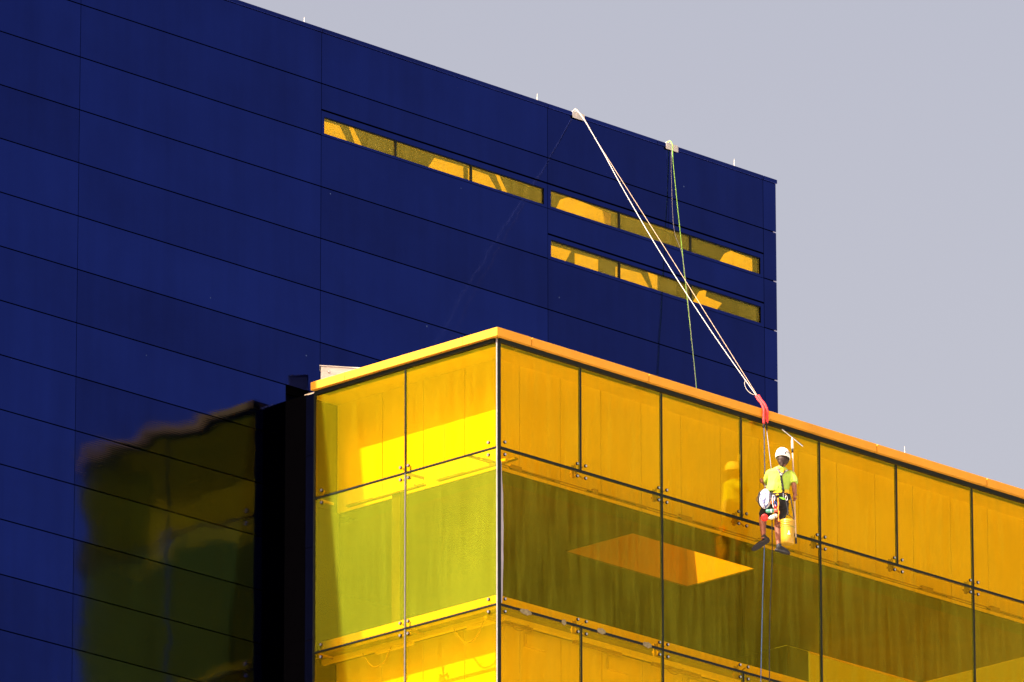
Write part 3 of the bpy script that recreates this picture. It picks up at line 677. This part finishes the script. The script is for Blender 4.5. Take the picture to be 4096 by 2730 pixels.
plate([(-.02, .030), (.02, .040), (.03, .022), (-.01, .015)], bc, .012, YEL, ha, 'yellow_patch'); plate([(.13, .040), (.16, .030), (.16, .015), (.135, .02)], bc, .012, YEL, ha, 'yellow_patch')
plate([(.095, .05), (.112, .05), (.112, -.02), (.095, -.02)], bc, .010, STEEL, ha, 'buckle')
GRN = paint('green_patch', (.25, .75, .05), .7)
plate([(.03, -.012), (.10, -.012), (.145, -.03), (.15, -.052), (.09, -.045)], lambda a, b: .03-.158*math.sqrt(max(.05, 1-((a-.012)/.21)**2)), .008, GRN, ha, 'green_patch')
for (h, k, r) in (((-.085, .03, -.06), (-.17, .165, -.165), .108), ((.10, .03, -.05), (.062, .115, -.22), .106)):
    H, K = pp(*h), pp(*k); c0 = H.lerp(K, .45); d = (K-H).normalized(); s1 = d.orthogonal().normalized(); s2 = d.cross(s1)
    MB().tube([c0+(s1*math.cos(2*math.pi*q/20)+s2*math.sin(2*math.pi*q/20))*r for q in range(21)], [(.007, .018)]*21, 6, cap=False).build('leg_loop', BLK, person, True)
strap([(.21, .02), (.19, -.0)], .03, BLK, person, 'harness_strap')

# ------------------------------------------------------------------ ropes on the cleaner
SB = ED+Vector((-.042, -.02, -.27))
hk = MB(); hk.ell(SB+Vector((.0, 0, -.03)), (.022, .02, .035), 10, 8); hk.ell(SB+Vector((-.012, 0, -.065)), (.018, .016, .02), 10, 8); hk.tube([SB+Vector((.055, .0, .03)), SB+Vector((.06, .0, -.04)), SB+Vector((.066, -.004, -.11))], .012, 8)
tag(hk.build('rope_clamp', BLK, None, True), 'small black rope clamp at the lower ends of the red sleeves', 'clamp')
rope([SB+Vector((0, 0, -.02)), SB.lerp(pp(-.175, .22, .30), .5), pp(-.175, .22, .30), pp(-.185, .215, .05), pp(-.19, .21, -.4), pp(-.195, .21, -.75), Vector((5.75, -.2, -1.2)), Vector((5.683, -.2, -2.664)), Vector((5.62, -.2, -4.2)), Vector((5.58, -.2, -6.5))], .0075, R_B, 'blue working rope running from the red sleeves past the cleaner and down the glass')
rope([SB+Vector((.062, 0, -.09)), SB.lerp(pp(-.086, .13, .55), .5)+Vector((.03, 0, 0)), pp(-.075, .13, .52), pp(-.06, .19, .44)], .005, R_Y, 'thin grey lanyard line from the red sleeves to the shoulder', name='lanyard', cat='lanyard')
rope([pp(-.10, .185, .26), pp(-.09, .21, .0), pp(-.07, .17, -.2), pp(-.072, .14, -.45), pp(-.078, .12, -1.0), Vector((5.80, -.3, -1.6)), Vector((5.829, -.25, -2.645)), Vector((5.83, -.25, -4.2)), Vector((5.83, -.25, -6.5))], .0080, R_K, 'black safety rope trailing from the cleaner straight down the glass')
ds = thing('descender', 'steel rope descender in front of the left side of the shirt', 'descender', pp(-.16, .2, .24))
plate([(-.185, .33), (-.155, .335), (-.135, .29), (-.145, .25), (-.18, .245)], .2, .02, STEEL, ds, 'side_plate'); MB().tube(curve_pts([pp(-.16, .2, .25), pp(-.13, .19, .22), pp(-.11, .18, .235)], 5), .007, 6).build('handle', RED, ds, True)

# ------------------------------------------------------------------ tools
POLE = paint('beige_pole', (.62, .46, .30), .45, var=.1); GRIP = paint('white_grip', (.80, .78, .72), .5)
po = thing('squeegee', 'long beige pole with a metal squeegee head, held in the right hand', 'squeegee', pp(.303, .15, -.70))
p0, p1 = pp(.258, .15, 1.03), pp(.303, .15, -.695)
MB().tube([p0.lerp(p1, .06), p1.lerp(p0, .0)], .0115, 10).build('pole', POLE, po, True)
MB().tube([p0.lerp(p1, .28), p0.lerp(p1, .63)], .0135, 10).build('outer_tube', POLE, po, True)
MB().tube([p0.lerp(p1, .015), p0.lerp(p1, .095)], [.015, .020], 12).build('grip', GRIP, po, True)
MB().tube([p0.lerp(p1, .0955), p0.lerp(p1, .135)], .016, 10).build('collar', SHOE, po, True); MB().tube([p1.lerp(p0, .055), p1], .0155, 10).build('end_cap', SHOE, po, True); MB().tube([p0.lerp(p1, .548), p0.lerp(p1, .57)], .018, 10).build('collar', SHOE, po, True)
q0, q1 = pp(.103, .16, 1.185), pp(.428, .16, .905)
MB().tube([q0, q1], [(.008, .012)]*2, 8, flat=UP).build('channel', STEEL, po); MB().tube([q0+UP*.014, q1+UP*.014], [(.004, .003)]*2, 6, flat=UP).build('rubber_blade', BLK, po)
MB().tube([p0.lerp(p1, .02), q0.lerp(q1, .48)], .011, 8).build('swivel', STEEL, po, True)
# bucket
BKT = paint('yellow_plastic', (.48, .28, .02), .35, var=.06, spec=.5); BND = paint('green_band', (.10, .20, .03), .6)
bb = pp(.157, -.13, -.785); bu = thing('bucket', 'yellow plastic bucket with rim rings and white mark, hanging below the belt', 'bucket', bb)
ax_ = (UP+RH_*.02).normalized(); H_ = .385
def br(h): return .101+.014*h/H_
pr_ = [(.085, .0), (br(0), .006)]+[(br(h), h) for h in (.1, .2, .285)]
for k in range(3): h = .292+.028*k; pr_ += [(br(h), h), (br(h)+.007, h+.003), (br(h)+.007, h+.009), (br(h), h+.012)]
pr_ += [(br(H_)+.002, H_-.008), (br(H_)+.002, H_), (br(H_)-.006, H_), (.09, .03)]
MB().lathe(bb, ax_, pr_, 32).build('shell', BKT, bu, True)
MB().lathe(bb, ax_, [(br(.262), .262), (br(.262)+.003, .263), (br(.27)+.003, .271), (br(.27), .272)], 32).build('band', BND, bu, True)
WMK = paint('white_print', (.8, .78, .74), .5)
def mark(a0, a1, h0, h1):
    vs = []; n_ = 5
    for h in (h0, h1):
        for k in range(n_):
            an = a0+(a1-a0)*k/(n_-1); vs.append(bb+ax_*h+(-FH_*math.cos(an)+RH_*math.sin(an))*(br(h)+.0015))
    return vs, [(k, k+1, n_+k+1, n_+k) for k in range(n_-1)]
m = MB(); m.add(*mark(-.02, .38, .128, .147)); m.add(*mark(.10, .26, .1475, .172)); m.add(*mark(.13, .22, .1725, .195)); m.build('printed_mark', WMK, bu)
hook = bb+ax_*H_+UP*.135-RH_*.005
MB().tube(curve_pts([bb+ax_*(H_-.03)-RH_*.116, bb+ax_*(H_+.03)-RH_*.085, bb+ax_*(H_+.085)-RH_*.03, bb+ax_*(H_+.095), bb+ax_*(H_+.085)+RH_*.03, bb+ax_*(H_+.03)+RH_*.085, bb+ax_*(H_-.03)+RH_*.116], 6), .005, 6).build('handle', BLK, bu, True)
tag(MB().tube(curve_pts([bb+ax_*(H_+.09), bb+ax_*(H_+.16)+RH_*.004, pp(.15, -.125, -.10), pp(.145, -.125, .02)], 6), [(.011, .005)]*19, 6, flat=RH_).build('bucket_strap', BLK, None, True), 'short dark strap holding the bucket handle to the belt', 'strap')
tag(MB().tube(curve_pts([pp(.215, -.03, .03), pp(.235, -.07, -.1), pp(.262, -.09, -.3), pp(.275, -.10, -.47)], 6), [(.010, .005)]*19, 6, flat=RH_).build('hanging_strap', BLK, None, True), 'long black strap hanging between the bucket and the pole', 'strap')
# tool pouch, towel, small tools
tag(fuse(MB().ell(pp(-.20, -.04, -.02), (.105, .075, .155), 18, 12, AX).ell(pp(-.205, -.05, .06), (.085, .06, .06), 14, 10, AX).build('tool_pouch', BLK, None), .012, 2), 'black tool pouch bulging at the left hip', 'pouch')
def cloth_mat():
    q = N('striped_towel'); p = q.n('BsdfPrincipled'); q.l(p.outputs[0], q.out.inputs[0]); p.inputs['Roughness'].default_value = .9
    no = q.noise(q.scaled(q.pos(), (38, 38, 11)), 1.0, 4, .65).outputs[0]
    q.l(q.ramp(no, [(.42, (.02, .03, .16)), (.48, (.30, .34, .55)), (.53, (.78, .74, .76)), (.8, (.85, .82, .80))]), p.inputs['Base Color']); return q.m
TOW = cloth_mat(); vs = []; fs = []; n_, m_ = 40, 14
for j in range(m_):
    th = math.pi*(j+.5)/m_
    for k in range(n_):
        ph = 2*math.pi*k/n_; r = 1+.13*math.sin(7*ph+.8*j*.4)+.07*math.sin(13*ph-j*.5)
        vs.append(pp(-.175+.088*r*math.sin(th)*math.cos(ph)-.01*j/m_, -.10+.065*r*math.sin(th)*math.sin(ph), -.035+.165*math.cos(th)))
for j in range(m_-1):
    for k in range(n_): fs.append((j*n_+k, j*n_+(k+1) % n_, (j+1)*n_+(k+1) % n_, (j+1)*n_+k))
fs += [tuple(range(n_)), tuple(reversed(range((m_-1)*n_, m_*n_)))]
tag(MB().add(vs, fs).build('towel', TOW, None, True), 'crumpled white and blue towel stuffed in the hip pouch', 'towel')
tag(MB().tube([pp(-.285+.038*math.cos(2*math.pi*k/20), -.06, -.03+.045*math.sin(2*math.pi*k/20)) for k in range(21)], .004, 6, cap=False).build('wire_ring', BLK, None, True), 'thin dark wire ring sticking out left of the hip pouch', 'ring')
RCUP = paint('red_rubber', (.80, .015, .012), .45)
cu = thing('suction_cup', 'round red suction cup hanging below the left hip', 'suction cup', pp(-.195, -.13, -.36)); axc = (-FH_+RH_*-.15-UP*.35).normalized()
MB().lathe(pp(-.195, -.13, -.352), axc, [(.02, -.045), (.024, -.03), (.05, -.006), (.058, 0), (.056, .006), (.02, .0)], 24).build('cup', RCUP, cu, True); MB().lathe(pp(-.195, -.13, -.352), -axc, [(.014, .04), (.014, .08)], 10).build('handle', BLK, cu, True)
GRB = paint('green_plastic', (.08, .30, .20), .4); sb_ = thing('spray_tube', 'green tube with a red end slung across the back of the thighs', 'tube', pp(-.1, -.15, -.25))
MB().tube([pp(-.175, -.15, -.255), pp(-.16, -.15, -.252), pp(-.045, -.15, -.243)], [.020, .030, .030], 14).build('barrel', GRB, sb_, True); MB().tube([pp(-.044, -.15, -.243), pp(.012, -.15, -.236)], [.032, .026], 14).build('end_cap', paint('coral_plastic', (.72, .10, .07), .5), sb_, True); MB().tube([pp(-.10, -.15, -.247), pp(-.085, -.15, -.246)], .0315, 14).build('label_ring', GRIP, sb_, True)
bo = thing('bottle', 'silver white bottle lying under the green tube', 'bottle', pp(-.08, -.16, -.36)); bx_ = (pp(-.005, -.16, -.325)-pp(-.14, -.16, -.38)).normalized()
MB().lathe(pp(-.14, -.16, -.38), bx_, [(.018, 0), (.019, .02), (.034, .04), (.036, .10), (.034, .14), (.028, .15)], 18).build('flask', paint('pale_metal', (.66, .64, .60), .3, metal=.4), bo, True); MB().lathe(pp(-.14, -.16, -.38), bx_, [(.0215, .003), (.0215, .012)], 14).build('ring', BLK, bo, True); MB().lathe(pp(-.14, -.16, -.38), bx_, [(.0365, .105), (.0365, .115)], 18).build('ring', BLK, bo, True)
ORG = paint('orange_cord', (.85, .22, .02), .7)
om = MB().tube(curve_pts([pp(.018, -.16, -.04), pp(.024, -.165, -.14), pp(.016, -.165, -.22), pp(.030, -.165, -.28), pp(.018, -.165, -.34), pp(.032, -.16, -.43)], 6), [.011, .012, .010, .009, .013, .014]*5+[.010], 8); tag(om.build('orange_cord', ORG, None, True), 'knotted orange cord hanging from the middle of the belt', 'cord')
def biner(a, c, b, mat, lab, ang=0):
    P = [pp(a+.017*math.cos(t_)*math.cos(ang)-.036*math.sin(t_)*math.sin(ang), c, b+.036*math.sin(t_)*math.cos(ang)+.017*math.cos(t_)*math.sin(ang)) for t_ in [2*math.pi*k/16 for k in range(17)]]
    tag(MB().tube(P, .0052, 6, cap=False).build('carabiner', mat, None, True), lab, 'carabiner', 'carabiners on the harness belt')
biner(-.045, -.165, -.03, STEEL, 'steel carabiner on the belt, beside the towel', .2); biner(-.075, -.165, -.10, ORG, 'orange carabiner on the belt, beside the towel', -.3); biner(-.02, -.165, -.13, paint('blue_anodised', (.05, .10, .45), .3, metal=.5), 'blue carabiner above the red end of the green tube', .5)
biner(-.03, -.165, -.19, RED, 'red carabiner just above the green tube', .1); biner(.15, -.155, -.04, STEEL, 'steel carabiner carrying the bucket strap', 0)
for k, (a, c, b, a2, b2) in enumerate(((-.06, -.16, .01, -.055, -.20), (-.03, -.165, .0, -.02, -.18), (-.10, -.165, -.06, -.09, -.27))):
    tag(MB().tube(curve_pts([pp(a, c, b), pp(a-.012, c-.01, (b+b2)/2), pp(a2, c, b2)], 6), .006, 6).build('gear_cord', (GRIP, TOW, BLK)[k], None, True), ('thin white cord hanging from the belt beside the towel', 'thin blue and white cord next to the orange cord', 'thin black cord across the lower towel')[k], 'cord')
